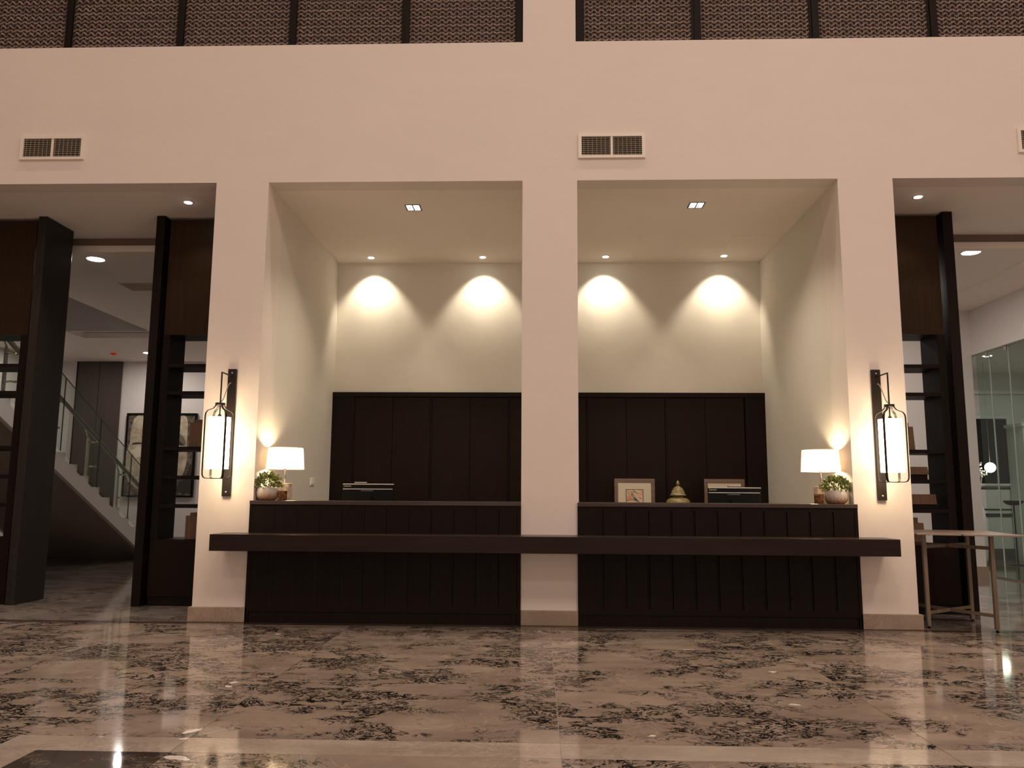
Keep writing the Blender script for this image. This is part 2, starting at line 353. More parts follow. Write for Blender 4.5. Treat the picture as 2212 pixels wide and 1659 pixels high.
# ------------------------------------------------------------------ floor of stone slabs
floor = struct('floor', B().box(-13, 13, -15, 10.2, -0.10, -0.004), JOINT)
J = 0.0018
mesh_cache = {}
def slab(x0, x1, y0, y1, m, z=0.0):
    key = (round(x1-x0, 4), round(y1-y0, 4), m.name)
    if key not in mesh_cache:
        b = B().box(J, x1-x0-J, J, y1-y0-J, -0.03, 0.0)
        me = bpy.data.meshes.new('slab'); me.from_pydata(b.v, [], b.f); me.materials.append(m); mesh_cache[key] = me
    o = bpy.data.objects.new('slab', mesh_cache[key]); COL.objects.link(o); o.location = (x0, y0, z); o.parent = floor
XS = [-1.6+1.7*i for i in range(-7, 8)]
for i in range(len(XS)-1):
    a, b_ = XS[i], XS[i+1]
    slab(a, b_, -0.12, 0.0, DARKROW)  # narrow slab row, darker than the floor in front
    slab(a, b_, -1.02, -0.12, FLOORM)
    if abs(a-0.1) < 0.01: slab(a, b_, -3.32, -1.02, FLOORM)
    else:
        slab(a, b_, -2.2, -1.02, FLOORM); slab(a, b_, -3.32, -2.2, FLOORM)
    lo = a
    if a > -1.7: slab(a, b_, -3.535, -3.32, STRIPE)
    elif b_ > -2.4:
        slab(a, -2.4, -3.535, -3.32, FLOORM); slab(-2.4, b_, -3.535, -3.32, STRIPE)
    else: slab(a, b_, -3.535, -3.32, FLOORM)
    ys = [-3.535, -5.2, -6.9, -8.6, -10.3, -12.0, -13.7]
    for q in range(len(ys)-1):
        if a > -1.7 or b_ < -2.4: slab(a, b_, ys[q+1], ys[q], FLOORM)
        else:
            slab(a, -2.4, ys[q+1], ys[q], FLOORM); slab(-2.4, -2.19, ys[q+1], ys[q], STRIPE); slab(-2.19, b_, ys[q+1], ys[q], BLACKM)
    for q in range(7):
        y0 = 0.0+1.05*q+(0.0 if q < 2 else 0.05)
        if q > 2 and -2 < (a+b_)/2 < 2: continue
        slab(a, b_, y0+(0.05 if q == 2 else 0.0)*0, y0+1.05+(0.05 if q == 1 else 0), GREYM)
    for q in range(2):
        if abs((a+b_)/2) > 2: slab(a, b_, 7.4+1.4*q, 8.8+1.4*q, GREYM)

# ------------------------------------------------------------------ main wall, pillars, alcove shell
struct('wall_front', B().box(-12, 12, 0, 0.22, T, T2), PL)
for nm, a, b_, z0, z1 in (('wall_left_pillar', X1, X2, 0, T), ('wall_right_pillar', X5, X6, 0, T), ('wall_middle_pillar', X3, X4, 0, T),
                  ('wall_far_left_pillar', -7.75, -7.15, 0, T), ('wall_far_right_pillar', 7.3, 7.9, 0, T)):
    struct(nm, B().box(a, b_, 0, 0.42, z0, z1), PL)
struct('wall_middle_upper', B().box(X3-0.002, X4-0.008, 0, 0.22, T2, 13.5), PL)
struct('wall_alcove_left', B().box(-2.70, X2, 0.42, D+0.2, 0, T), PLB)
struct('wall_alcove_right', B().box(X5, 2.90, 0.42, D+0.2, 0, T), PLB)
struct('wall_alcove_back', B().box(X2, X5, D, D+0.2, 0, T), PLB)
struct('ceiling_alcove', B().box(-2.70, 2.90, 0.22, D+0.2, T, T+0.12), CEIL)
for nm, a, b_, y0, y1 in (('baseboard_left', X1, X2, -0.017, 0.42), ('baseboard_right', X5, X6, -0.017, 0.42), ('baseboard_middle', X3, X4, -0.017, 0.3)):
    e = 0.0 if 'middle' in nm else 0.03
    o = struct(nm, B().box(a-(e if a < 0 else 0), b_+(e if a > 0 else 0), y0-0.005, y1, 0, 0.128), BASE, bev=0.006)
# passage soffits, beams and hall ceilings
struct('ceiling_left_passage', B().box(-12, -2.70, 0.22, 1.66, T, T+0.12), CEIL)
struct('ceiling_right_passage', B().box(2.90, 12, 0.22, 1.66, T, T+0.12), CEIL)
struct('trim_left_beam', B().box(-12, -2.70, 1.70, 1.80, 3.87, T+0.12), CEIL)
SHADED = mat('shaded_strip', (0.14, 0.095, 0.075), 0.6)  # brown paints in the shade on the drop face behind the soffit
struct('trim_left_shade_strip', B().box(-12, -2.70, 1.64, 1.70, 3.945, T+0.10), SHADED)
struct('trim_right_beam', B().box(2.90, 12, 1.70, 1.80, 3.87, T+0.12), CEIL)
struct('trim_right_shade_strip', B().box(2.90, 12, 1.64, 1.70, 3.945, T+0.10), SHADED)
struct('ceiling_left_hall', B().box(-6.70, -2.70, 1.80, 6.32, 3.87, 3.97).box(-10.4, -2.70, 6.86, 9.5, 3.87, 3.97)
       .box(-10.4, -8.2, 6.32, 6.86, 3.87, 3.97).box(-8.2, -2.70, 6.32, 6.86, 4.02, 4.10)
       .box(-10.4, -6.70, 1.80, 2.2, 3.87, 3.97), CEIL)
struct('wall_stair_void', B().box(-10.4, -6.70, 6.24, 6.32, 3.87, 6.0).box(-6.70, -6.62, 2.2, 6.24, 3.97, 6.0)
       .box(-10.4, -6.70, 2.12, 2.2, 3.97, 6.0).box(-10.4, -6.62, 2.12, 6.32, 6.0, 6.1), HALLW)
struct('ceiling_right_hall', B().box(2.90, 5.76, 1.80, 5.1, 3.90, 4.0).box(5.76, 6.46, 1.80, 5.1, 3.865, 4.0), CEIL)
struct('wall_left_hall_back', B().box(-10.4, 1.0, 9.5, 9.7, 0, 4.2), HALLW)
struct('wall_left_hall_side', B().box(-10.6, -10.4, 0.22, 9.7, 0, 6.1), HALLW)
struct('wall_left_hall_inner', B().box(-2.70, -2.5, D+0.2, 9.7, 0, 4.2), HALLW)
struct('baseboard_left_hall', B().box(-10.4, -2.7, 9.48, 9.5, 0, 0.22), mat('hall_skirting', (0.42, 0.38, 0.34), 0.4))
struct('wall_right_hall_back', B().box(2.90, 6.40, 4.80, 5.15, 0, 4.2), HALLW)
struct('baseboard_right_hall', B().box(2.90, 6.415, 4.775, 4.80, 0, 0.14), BASE)
# glazed room on the right
struct('wall_right_header', B().box(6.40, 6.50, 0.42, 5.15, 3.20, 4.0), HALLW)
struct('wall_right_room_back', B().box(6.4, 10.6, 8.0, 8.15, 0, 3.6), HALLW)
struct('wall_right_room_side', B().box(10.6, 10.75, 0.42, 8.15, 0, 3.6), HALLW)
struct('wall_right_room_return', B().box(6.40, 6.50, 5.15, 8.0, 0, 3.6), HALLW)
struct('wall_right_room_front', B().box(6.5, 10.75, 0.3, 0.42, 0, 3.6), HALLW)
struct('ceiling_right_room', B().box(6.5, 10.75, 0.42, 8.15, 3.42, 3.55), CEIL)
struct('trim_right_room_beam', B().box(6.5, 10.6, 7.90, 8.0, 3.02, 3.08), WHITEC)
st = struct('trim_right_room_rails', B().box(6.5, 10.6, 7.985, 8.0, 1.27, 1.30).box(6.5, 10.6, 7.985, 8.0, 0.89, 0.915).box(6.5, 10.6, 7.985, 8.0, 0.77, 0.83), mat('dark_band', (0.05, 0.055, 0.05), 0.4))
struct('baseboard_right_room', B().box(6.5, 10.6, 7.97, 8.0, 0, 0.2), mat('dark_skirting', (0.08, 0.07, 0.06), 0.4))
wn = struct('window_1', B().box(7.2, 8.66, 7.975, 8.0, 1.36, 2.60), WINDARK)
link('window_frame', B().box(7.2, 8.70, 7.95, 7.98, 2.56, 2.62).box(7.2, 8.70, 7.95, 7.98, 1.33, 1.37).box(8.64, 8.70, 7.95, 7.98, 1.37, 2.56), WHITEC, wn)
# lobby shell behind the camera
struct('wall_lobby_left', B().box(-12.2, -12, -15, 0.22, 0, 13.6), PL)
struct('wall_lobby_right', B().box(12, 12.2, -15, 0.22, 0, 13.6), PL)
struct('wall_lobby_back', B().box(-12, 12, -15.2, -15, 0, 13.6), PL)
struct('ceiling_lobby', B().box(-12.2, 12.2, -15.2, 0.4, 13.5, 13.7), CEIL)
struct('wall_side_opening_left', B().box(-12, -7.75, 0, 0.22, 0, T), PL)
struct('wall_side_opening_right', B().box(7.9, 12, 0, 0.22, 0, T), PL)

# ceiling access hatch in the alcove
hb = B().box(2.18, 2.62, 1.62, 2.10, T-0.004, T-0.0005)
single('ceiling_hatch', hb, CEIL, (2.4, 1.86, T-0.004), 'flush square access panel in the alcove ceiling near the right rear corner', 'access panel')

# ------------------------------------------------------------------ clerestory: posts and woven panels
PW = 1.07
def zigzag_mesh(width, z0, z1):
    b = B(); per = 0.072; rows = int((z1-z0)/0.043); n = int(width/per*2)
    rnd = random.Random(3)
    for r in range(rows):
        zc = z0+0.022+r*0.043; vs = []; fs = []
        for i in range(n+1):
            x = min(width, i*per/2+0.0); up_ = 1 if i % 2 else -1
            z = zc+up_*0.014+rnd.uniform(-.0015, .0015); y = -0.006-0.006*(up_ if r % 2 else -up_)+rnd.uniform(-.001, .001)
            vs += [(x, y, z-0.010), (x, y-0.005, z), (x, y, z+0.010)]
        for i in range(n):
            a = i*3; fs += [(a, a+3, a+4, a+1), (a+1, a+4, a+5, a+2)]
        b.add(vs, fs)
    for i in range(n):                       # short uprights of the weave
        x = (i+0.5)*per/2
        b.add([(x-0.003, -0.001, z0), (x+0.003, -0.001, z0), (x+0.003, -0.001, z1), (x-0.003, -0.001, z1)], [(0, 1, 2, 3)])
    return b
b = zigzag_mesh(PW, T2, 6.9)
pan0 = thing('woven_panel', (0, 0, T2), 'woven panel', 'panel', 'woven panels along the gallery')
wv = link('woven_strands', B().add([(x, y, z) for x, y, z in b.v], b.f), WICK, pan0); wv['kind'] = 'stuff'
link('backing', B().box(0, PW, 0.004, 0.03, T2, 6.9), WICKB, pan0)
where = ['dark woven panel filling the upper left corner of the photo', 'brown woven panel second from the left edge, over the left vent',
         'brown woven panel third from the left edge, above the left pillar', 'brown woven panel second to the left of the white upper pillar',
         'reddish woven panel directly left of the white upper pillar', 'lit brown woven panel directly right of the white upper pillar',
         'brown woven panel second to the right of the white upper pillar', 'brown woven panel third to the right of the white upper pillar',
         'brown woven panel at the upper right corner of the photo']
starts = [-5.752, -4.634, -3.51, -2.393, -1.276, 0.428, 1.554, 2.676, 3.796]
for i, x in enumerate(starts):
    lab = where[i]
    if i == 0: pan0.location = (x, 0.165, T2); pan0['label'] = lab
    else: copy_tree(pan0, (x, 0.165, T2), lab)
post0 = None
pw = ['leftmost dark upright between the woven panels', 'dark upright between the second and third woven panels from the left',
      'dark upright between the third and fourth woven panels from the left', 'dark upright between the fourth and fifth woven panels from the left',
      'dark upright touching the left side of the white upper pillar', 'dark upright touching the right side of the white upper pillar',
      'dark upright between the first and second woven panels right of the pillar', 'dark upright between the second and third woven panels right of the pillar',
      'rightmost dark upright, near the upper right corner']
for i, x in enumerate([-4.69, -3.565, -2.447, -1.33, -0.222, 0.352, 1.496, 2.62, 3.738]):
    single('gallery_upright', B().box(x, x+(0.082 if i == 5 else 0.064), 0.11, 0.14, T2, 8.15), DARK, (x, 0.11, T2), pw[i], 'upright', 'dark uprights of the gallery')
struct('wall_gallery_upper', B().box(-12, X3, 0.2, 0.3, 6.9, 13.5).box(X4, 12, 0.2, 0.3, 6.9, 13.5).box(-12, -5.75, 0.16, 0.3, T2, 6.9).box(4.86, 12, 0.16, 0.3, T2, 6.9), DARK)

# ------------------------------------------------------------------ air vents
def vent(x0, z0, label):
    W_, H_ = 0.62, 0.235
    r = thing('air_vent', (x0, 0, z0), label, 'vent', 'air vents on the upper wall')
    fr = B()
    for a, b_, c, d in ((0, W_, 0, .026), (0, W_, H_-.026, H_), (0, .03, .026, H_-.026), (W_-.03, W_, .026, H_-.026)):
        fr.box(x0+a, x0+b_, -0.022, 0.0, z0+c, z0+d)
    link('frame', fr, VENTM, r)
    link('centre_bar', B().box(x0+.30, x0+.32, -0.018, -0.002, z0+.026, z0+H_-.026), VENTM, r)
    link('duct_backing', B().box(x0+.03, x0+W_-.03, -0.002, 0.0, z0+.026, z0+H_-.026), VENTD, r)
    vb = B()
    for i in range(14): 
        x = x0+.05+i*.04
        vb.box(x, x+.003, -0.008, -0.003, z0+.026, z0+H_-.026)
    link('vertical_vanes', vb, SLATM, r)
    for i in range(9):
        z = z0+.034+i*.0195
        link('slat', B().add([(x0+.03, -0.015, z), (x0+W_-.03, -0.015, z), (x0+W_-.03, -0.006, z+.006), (x0+.03, -0.006, z+.006),
                              (x0+.03, -0.015, z+.003), (x0+W_-.03, -0.015, z+.003), (x0+W_-.03, -0.006, z+.009), (x0+.03, -0.006, z+.009)],
                             [(0,1,2,3),(7,6,5,4),(0,4,5,1),(1,5,6,2),(2,6,7,3),(3,7,4,0)]), SLATM, r)
    return r
vent(-4.945, 4.247, 'white louvred air vent on the upper wall at the left')
vent(0.367, 4.222, 'white louvred air vent on the upper wall just right of the centre')
vent(4.384, 4.245, 'white louvred air vent cut off by the right edge of the photo')

# ------------------------------------------------------------------ reception counters
def board(x0, x1, z0, z1, yf, right_groove, parent):
    g = 0.030 if right_groove else 0.0
    b = B()
    # front face, chamfer falling into the groove on the right, top end of the groove left square
    b.prism([(x0, yf), (x1-g, yf), (x1-0.004, yf+(0.008 if g else 0)), (x1-(0.0 if not g else .002), yf+0.02), (x0, yf+0.02)], 'z', z0, z1)
    return link('board', b, DARK, parent)
def counter(x0, x1, gx, label):
    yf = -0.02
    r = thing('reception_counter', ((x0+x1)/2, yf, 0), label, 'counter', 'reception counters')
    link('countertop', B().box(x0, x1, yf-0.012, 0.50, 1.016, 1.052), DARKTOP, r, bev=0.003)
    link('carcass', B().box(x0+.004, x1-.004, yf+0.02, 0.42, 0.06, 1.016), DARK, r)
    link('top_rail', B().box(x0+.004, x1-.004, yf, yf+0.02, 0.984, 1.016), DARK, r)
    link('bottom_rail', B().box(x0+.004, x1-.004, yf, yf+0.02, 0.098, 0.146), DARK, r)
    link('plinth', B().box(x0+.03, x1-.03, yf+0.012, 0.40, 0.0, 0.098), DARK, r)
    link('end_panel', B().box(x0, x0+.028, yf-0.002, 0.42, 0.0, 1.016), DARK, r)
    link('end_panel', B().box(x1-.028, x1, yf-0.002, 0.42, 0.0, 1.016), DARK, r)
    link('work_surface', B().box(x0+.03, x1-.03, 0.42, 1.05, 0.70, 0.74), DARKTOP, r)
    link('desk_leg', B().box(x0+.03, x0+.07, 0.42, 1.0, 0, 0.70), DARK, r)
    link('desk_leg', B().box(x1-.07, x1-.03, 0.42, 1.0, 0, 0.70), DARK, r)
    edges = [x0+.028]+[g+0.015 for g in gx]+[x1-.028]
    for i in range(len(edges)-1): board(edges[i], edges[i+1], 0.146, 0.984, yf, i < len(edges)-2, r)
    return r
counter(-2.558, -0.155, [-2.34+0.1983*i for i in range(11)], 'dark plank fronted reception counter left of the middle pillar')
counter(0.343, 2.760, [0.554+0.1985*i for i in range(11)], 'dark plank fronted reception counter right of the middle pillar')
r = thing('bench_shelf', (0.1, -0.34, 0.632), 'long dark wooden ledge running across both counters and the middle pillar', 'shelf')
link('front_board', B().box(-2.775, 2.972, -0.34, -0.322, 0.632, 0.770), DARKX, r, bev=0.002)
link('top_board', B().box(-2.775, 2.972, -0.322, -0.022, 0.740, 0.770).box(-2.775, -2.56, -0.022, 0.0, 0.74, 0.77).box(-0.155, 0.343, -0.022, 0.0, 0.74, 0.77).box(2.762, 2.972, -0.022, 0, 0.74, 0.77), DARKTOP, r)
link('underside_board', B().box(-2.775, 2.972, -0.322, -0.022, 0.632, 0.652).box(-2.775, -2.56, -0.022, 0.0, 0.632, 0.652).box(-0.155, 0.343, -0.022, 0.0, 0.632, 0.652).box(2.762, 2.972, -0.022, 0, 0.632, 0.652), DARKX, r)
link('end_board', B().box(-2.775, -2.757, -0.322, 0.0, 0.652, 0.74), DARK, r)
link('end_board', B().box(2.954, 2.972, -0.322, 0.0, 0.652, 0.74), DARK, r)

# ------------------------------------------------------------------ wall cupboards at the back of the alcove
yc = 2.62
cabx = [-2.265, -1.313, -0.361, 0.591, 1.543, 2.495]
cl = ['dark double door wall cupboard at the left of the back wall', 'dark double door wall cupboard just left of the middle pillar',
      'dark double door wall cupboard hidden behind the middle pillar', 'dark double door wall cupboard behind the framed bird picture',
      'dark double door wall cupboard at the right of the back wall']
for i in range(5):
    a, b_ = cabx[i], cabx[i+1]
    r = thing('wall_cupboard', (a, yc, 0), cl[i], 'cupboard', 'wall cupboards in the alcove')
    link('carcass', B().box(a+.002, b_-.002, yc+.03, D, 0, 2.30), DARK, r)
    m_ = (a+b_)/2
    for p, q in ((a+.012, m_-.002), (m_+.002, b_-.012)):
        dd = link('door', B().box(p, q, yc+.008, yc+.03, 0.08, 2.295), CAB, r, bev=0.002)
    link('stile', B().box(a-.006, a+.010, yc+.002, yc+.03, 0, 2.30), DARK, r)
    link('plinth', B().box(a+.002, b_-.002, yc+.015, yc+.03, 0, 0.08), DARK, r)
s_ = thing('cupboard_surround', (0.1, yc, 0), 'dark wooden head rail and side panels framing the back wall cupboards', 'panelling')
link('head_rail', B().box(X2, X5, yc-.01, D, 2.30, 2.357), DARK, s_, bev=0.002)
link('side_panel', B().box(X2, -2.273, yc-.004, D, 0, 2.30), DARK, s_)
link('side_panel', B().box(2.50, X5, yc-.004, D, 0, 2.30), DARK, s_)
# console behind the right counter that carries the frames and the jar
r = thing('back_console', (1.63, 2.35, 0), 'low dark console behind the right counter, under the framed pictures', 'console')
link('top', B().box(0.60, 2.50, 2.10, 2.60, 0.745, 0.78), DARKTOP, r)
for x in (0.60, 1.53, 2.46): link('leg_panel', B().box(x, x+.04, 2.12, 2.58, 0, 0.745), DARK, r)

# ------------------------------------------------------------------ monitors (seen from behind)
def monitor(x0, x1, ztop, notch, label):
    r = thing('desktop_monitor', ((x0+x1)/2, 0.6, 0.74), label, 'monitor', 'monitors on the counters')
    W_ = x1-x0
    link('housing', B().box(x0, x1, 0.60, 0.635, ztop-0.34, ztop-0.004), BLACKP, r, bev=0.004)
    link('screen', B().box(x0+.012, x1-.012, 0.635, 0.638, ztop-0.33, ztop-0.015), SCREEN, r)
    link('edge_trim', B().box(x0, x1, 0.597, 0.612, ztop-0.009, ztop), SILV, r)
    link('edge_trim', B().box(x0+.003, x1-.012, 0.592, 0.600, ztop-0.055, ztop-0.048), SILV, r)
    c = link('camera_bar', B().box(x0+notch, x0+notch+.12, 0.60, 0.63, ztop+0.002, ztop+0.016), BLACKP, r)
    link('edge_trim', B().box(x0+notch, x0+notch+.12, 0.596, 0.60, ztop+0.008, ztop+0.016), SILV, c)
    link('vent_slot', B().box(x0+W_*.36, x0+W_*.60, 0.5975, 0.60, ztop-0.070, ztop-0.066), PRGREY, r)
    link('stand', B().box((x0+x1)/2-.04, (x0+x1)/2+.04, 0.56, 0.60, 0.75, ztop-0.12), BLACKP, r)
    link('foot', B().box((x0+x1)/2-.12, (x0+x1)/2+.12, 0.50, 0.72, 0.74, 0.752), BLACKP, r)
    cu = bpy.data.curves.new('lettering', 'FONT'); cu.body = 'Lenovo'; cu.size = 0.024; cu.extrude = 0.0005
    to = bpy.data.objects.new('lettering', cu); COL.objects.link(to); to.parent = r
    to.location = Vector((x0+.008, 0.5985, ztop-0.030))-OFF[r.name]; to.rotation_euler = (PI/2, 0, 0)
    cu.materials.append(SILV)
    me = bpy.data.meshes.new_from_object(to); bpy.data.objects.remove(to)
    tm = bpy.data.objects.new('lettering', me); COL.objects.link(tm); tm.parent = r
    tm.location = Vector((x0+.008, 0.5985, ztop-0.030))-OFF[r.name]; tm.rotation_euler = (PI/2, 0, 0)
monitor(-1.883, -1.389, 1.213, 0.112, 'black flat monitor seen from behind over the left counter')
monitor(1.610, 2.108, 1.198, 0.19, 'black flat monitor seen from behind over the right counter')

# ------------------------------------------------------------------ framed pictures and jar
def framed(x0, x1, ztop, label, full):
    y = 2.30; z0 = 0.78
    r = thing('framed_picture', ((x0+x1)/2, y, z0), label, 'framed picture', 'framed pictures on the console')
    bw = 0.042
    def P(a, b_, c, d, y0, y1): return B().box(a, b_, y0, y1, c, d)
    link('frame', P(x0, x1, ztop-bw, ztop, y, y+.022).box(x0, x1, y, y+.022, z0, z0+bw).box(x0, x0+bw, y, y+.022, z0+bw, ztop-bw).box(x1-bw, x1, y, y+.022, z0+bw, ztop-bw), FRAMEW, r, bev=0.004)
    link('mat_board', P(x0+bw, x1-bw, z0+bw, ztop-bw, y+.010, y+.016), CREAM, r)
    cx = (x0+x1)/2; zt = ztop-0.128
    link('backing', P(x0+.01, x1-.01, z0+.01, ztop-.01, y+.022, y+.028), DARK, r)
    pr = link('print', P(cx-.094, cx+.094, zt-.23, zt, y+.008, y+.0105), PEACH, r)
    link('print_border', P(cx-.101, cx+.101, zt, zt+.006, y+.007, y+.0105).box(cx-.101, cx-.094, y+.007, y+.0105, zt-.23, zt).box(cx+.094, cx+.101, y+.007, y+.0105, zt-.23, zt), PRDARK, r)
    if full:
        def blob(pts, m, nm, dy): link(nm, B().prism([(cx+a, zt+b_) for a, b_ in pts], 'y', y+.008-dy, y+.0085), m, pr)
        # bird: head, body, long tail
        blob([(-.035, -.05), (-.025, -.042), (-.012, -.05), (-.005, -.07), (.02, -.10), (.05, -.14), (.044, -.146), (.012, -.125), (-.02, -.105), (-.034, -.075)], PRGREY, 'bird_body', .0006)
        blob([(-.042, -.055), (-.032, -.046), (-.02, -.052), (-.028, -.066)], PRDARK, 'bird_head', .0010)
        blob([(-.005, -.082), (.022, -.108), (.05, -.14), (.020, -.128), (-.008, -.105)], PRDARK, 'bird_wing', .0012)
        blob([(-.094, -.125), (-.03, -.108), (.03, -.13), (.094, -.155), (.094, -.160), (.03, -.136), (-.03, -.114), (-.094, -.131)], PRDARK, 'branch', .0004)
        rr = random.Random(5)
        for lx, lz, s2 in ((-.01, -.018, 1.2), (.012, -.026, 1.1), (-.03, -.03, 1.0), (.035, -.04, .9), (-.07, -.04, .7), (.07, -.10, .9), (.055, -.085, .6), (-.055, -.10, .6)):
            a = rr.uniform(0, PI); c_, s3 = math.cos(a)*.02*s2, math.sin(a)*.02*s2
            blob([(lx-c_, lz-s3), (lx+s3*.3, lz-c_*.3), (lx+c_, lz+s3), (lx-s3*.3, lz+c_*.3)], PRGREEN, 'leaf', .0008)
framed(0.882, 1.350, 1.309, 'brown framed bird print with wide cream mat behind the right counter', True)
framed(1.919, 2.385, 1.309, 'brown framed picture with cream mat, half hidden by the monitor', False)
jx, jy = 1.615, 2.30
r = thing('ginger_jar', (jx, jy, 0.78), 'glazed olive ginger jar with pointed domed lid between the framed pictures', 'jar')
link('body', B().lathe([(0.07, 0.78), (0.085, 0.80), (0.12, 0.90), (0.142, 0.98), (0.142, 1.03), (0.132, 1.062), (0.108, 1.085), (0.076, 1.092), (0.062, 1.100), (0.060, 1.112)], jx, jy, 32), JARM, r)
ld = link('lid', B().lathe([(0.062, 1.110), (0.094, 1.118), (0.096, 1.124), (0.088, 1.130), (0.080, 1.140), (0.072, 1.168), (0.055, 1.200), (0.030, 1.220), (0.016, 1.226), (0.012, 1.232)], jx, jy, 32), JARM, r)
link('finial', B().lathe([(0.010, 1.232), (0.020, 1.242), (0.022, 1.254), (0.014, 1.274), (0.003, 1.292)], jx, jy, 20), JARM, ld)

# ------------------------------------------------------------------ table lamps, plants, candles
def table_lamp(cx, cy_, label):
    r = thing('table_lamp', (cx, cy_, 1.052), label, 'lamp', 'table lamps on the counters')
    link('base', B().box(cx-.057, cx+.057, cy_-.057, cy_+.057, 1.052, 1.208), MARBLEW, r, bev=0.003)
    link('stem', B().tube([(cx, cy_, 1.208), (cx, cy_, 1.375)], 0.006, 10), CHROME, r)
    link('collar', B().lathe([(0.006, 1.335), (0.016, 1.352), (0.016, 1.358), (0.006, 1.362)], cx, cy_, 12), CHROME, r)
    sh = B(); n = 40; pr = ((0.172, 1.340), (0.158, 1.535))
    vs = []
    for rr_, z in pr:
        for i in range(n): vs.append((cx+rr_*math.cos(2*PI*i/n), cy_+rr_*math.sin(2*PI*i/n), z))
    sh.add(vs, [(i, (i+1) % n, n+(i+1) % n, n+i) for i in range(n)], True)
    s_ = link('lamp_shade', sh, LINEN, r)
    sp = B()
    for a in (0, 2*PI/3, 4*PI/3): sp.tube([(cx, cy_, 1.375), (cx+.168*math.cos(a), cy_+.168*math.sin(a), 1.350)], 0.0015, 5)
    link('spider', sp, CHROME, r)
    link('bulb', B().lathe([(0.010, 1.375), (0.012, 1.395), (0.026, 1.42), (0.030, 1.44), (0.024, 1.46), (0.004, 1.472)], cx, cy_, 16), mat('bulb_lit', (1, 1, 1), 0.5, emis=(1.0, 0.78, 0.48), es=420.0), r)
    return r
table_lamp(-2.358, 0.30, 'cream drum shade table lamp on the left counter')
table_lamp(2.572, 0.30, 'cream drum shade table lamp on the right counter')

def leaf_mesh(cx, cy_, z, rx, rz, n, seed):
    rnd = random.Random(seed); b = B()
    for i in range(n):
        a = rnd.uniform(0, 2*PI); el = rnd.uniform(-0.25, 1.4); rr_ = rnd.uniform(0.35, 1.0)**0.6
        d = Vector((math.cos(a)*math.cos(el), math.sin(a)*math.cos(el), math.sin(el)))
        p = Vector((cx+d.x*rx*rr_, cy_+d.y*rx*.85*rr_, z+max(-.02, d.z*rz*rr_)))
        out = (d+Vector((rnd.uniform(-.5, .5), rnd.uniform(-.5, .5), rnd.uniform(-.2, .7)))).normalized()
        side = out.cross(Vector((rnd.uniform(-1, 1), rnd.uniform(-1, 1), rnd.uniform(-1, 1)))).normalized(); nn = out.cross(side)
        L = rnd.uniform(.022, .038); w_ = L*rnd.uniform(.22, .34)
        b.add([p, p+out*L*.45+side*w_+nn*.002, p+out*L+nn*-.003, p+out*L*.45-side*w_+nn*.002, p+out*L*.5+nn*.005], [(0, 1, 4), (1, 2, 4), (2, 3, 4), (3, 0, 4)])
    return b
def plant(cx, cy_, label, seed):
    z0 = 1.052
    r = thing('potted_plant', (cx, cy_, z0), label, 'plant', 'potted plants on the counters')
    pot = link('pot', B().lathe([(0.065, z0), (0.080, z0+.008), (0.095, z0+.035), (0.099, z0+.07), (0.094, z0+.108), (0.090, z0+.116), (0.082, z0+.116), (0.080, z0+.09)], cx, cy_, 32), POT, r)
    link('soil', B().lathe([(0.001, z0+.09), (0.081, z0+.095)], cx, cy_, 20, False), ARTDK, r)
    f = link('foliage', leaf_mesh(cx, cy_, z0+.135, .125, .105, 620, seed), LEAF, r); f['kind'] = 'stuff'
    stt = B(); rnd = random.Random(seed)
    for i in range(18):
        a = rnd.uniform(0, 2*PI); q = rnd.uniform(.3, 1)
        stt.tube([(cx, cy_, z0+.09), (cx+.06*q*math.cos(a), cy_+.06*q*math.sin(a), z0+.15), (cx+.11*q*math.cos(a), cy_+.10*q*math.sin(a), z0+.15+.08*(1.1-q))], .0015, 4)
    s_ = link('stems', stt, PRGREEN, r); s_['kind'] = 'stuff'
plant(-2.445, 0.095, 'small leafy green plant in a rounded ribbed pot on the left counter', 11)
plant(2.625, 0.095, 'small leafy green plant in a rounded ribbed pot on the right counter', 23)
def candle(cx, cy_, label):
    r = thing('candle_glass', (cx, cy_, 1.052), label, 'candle', 'amber candles on the counters')
    link('glass_cup', B().lathe([(0.034, 1.052), (0.040, 1.056), (0.040, 1.132), (0.042, 1.138), (0.038, 1.140), (0.036, 1.128)], cx, cy_, 24), AMBER, r)
    link('wax', B().lathe([(0.037, 1.118), (0.037, 1.137)], cx, cy_, 24), WAX, r)
candle(-2.302, 0.085, 'amber glass candle on the left counter, between plant and lamp base')
candle(2.472, 0.09, 'amber glass candle on the right counter, between plant and lamp base')

# light switch
r = thing('light_switch', (X2, 1.85, 1.246), 'white double light switch plate on the left alcove side wall', 'switch')
link('plate', B().box(X2, X2+.008, 1.77, 1.93, 1.205, 1.287), WHITEP, r, bev=0.002)
link('rocker', B().box(X2+.008, X2+.012, 1.79, 1.845, 1.225, 1.267), WHITEP, r)
link('rocker', B().box(X2+.008, X2+.012, 1.855, 1.91, 1.225, 1.267), WHITEP, r)

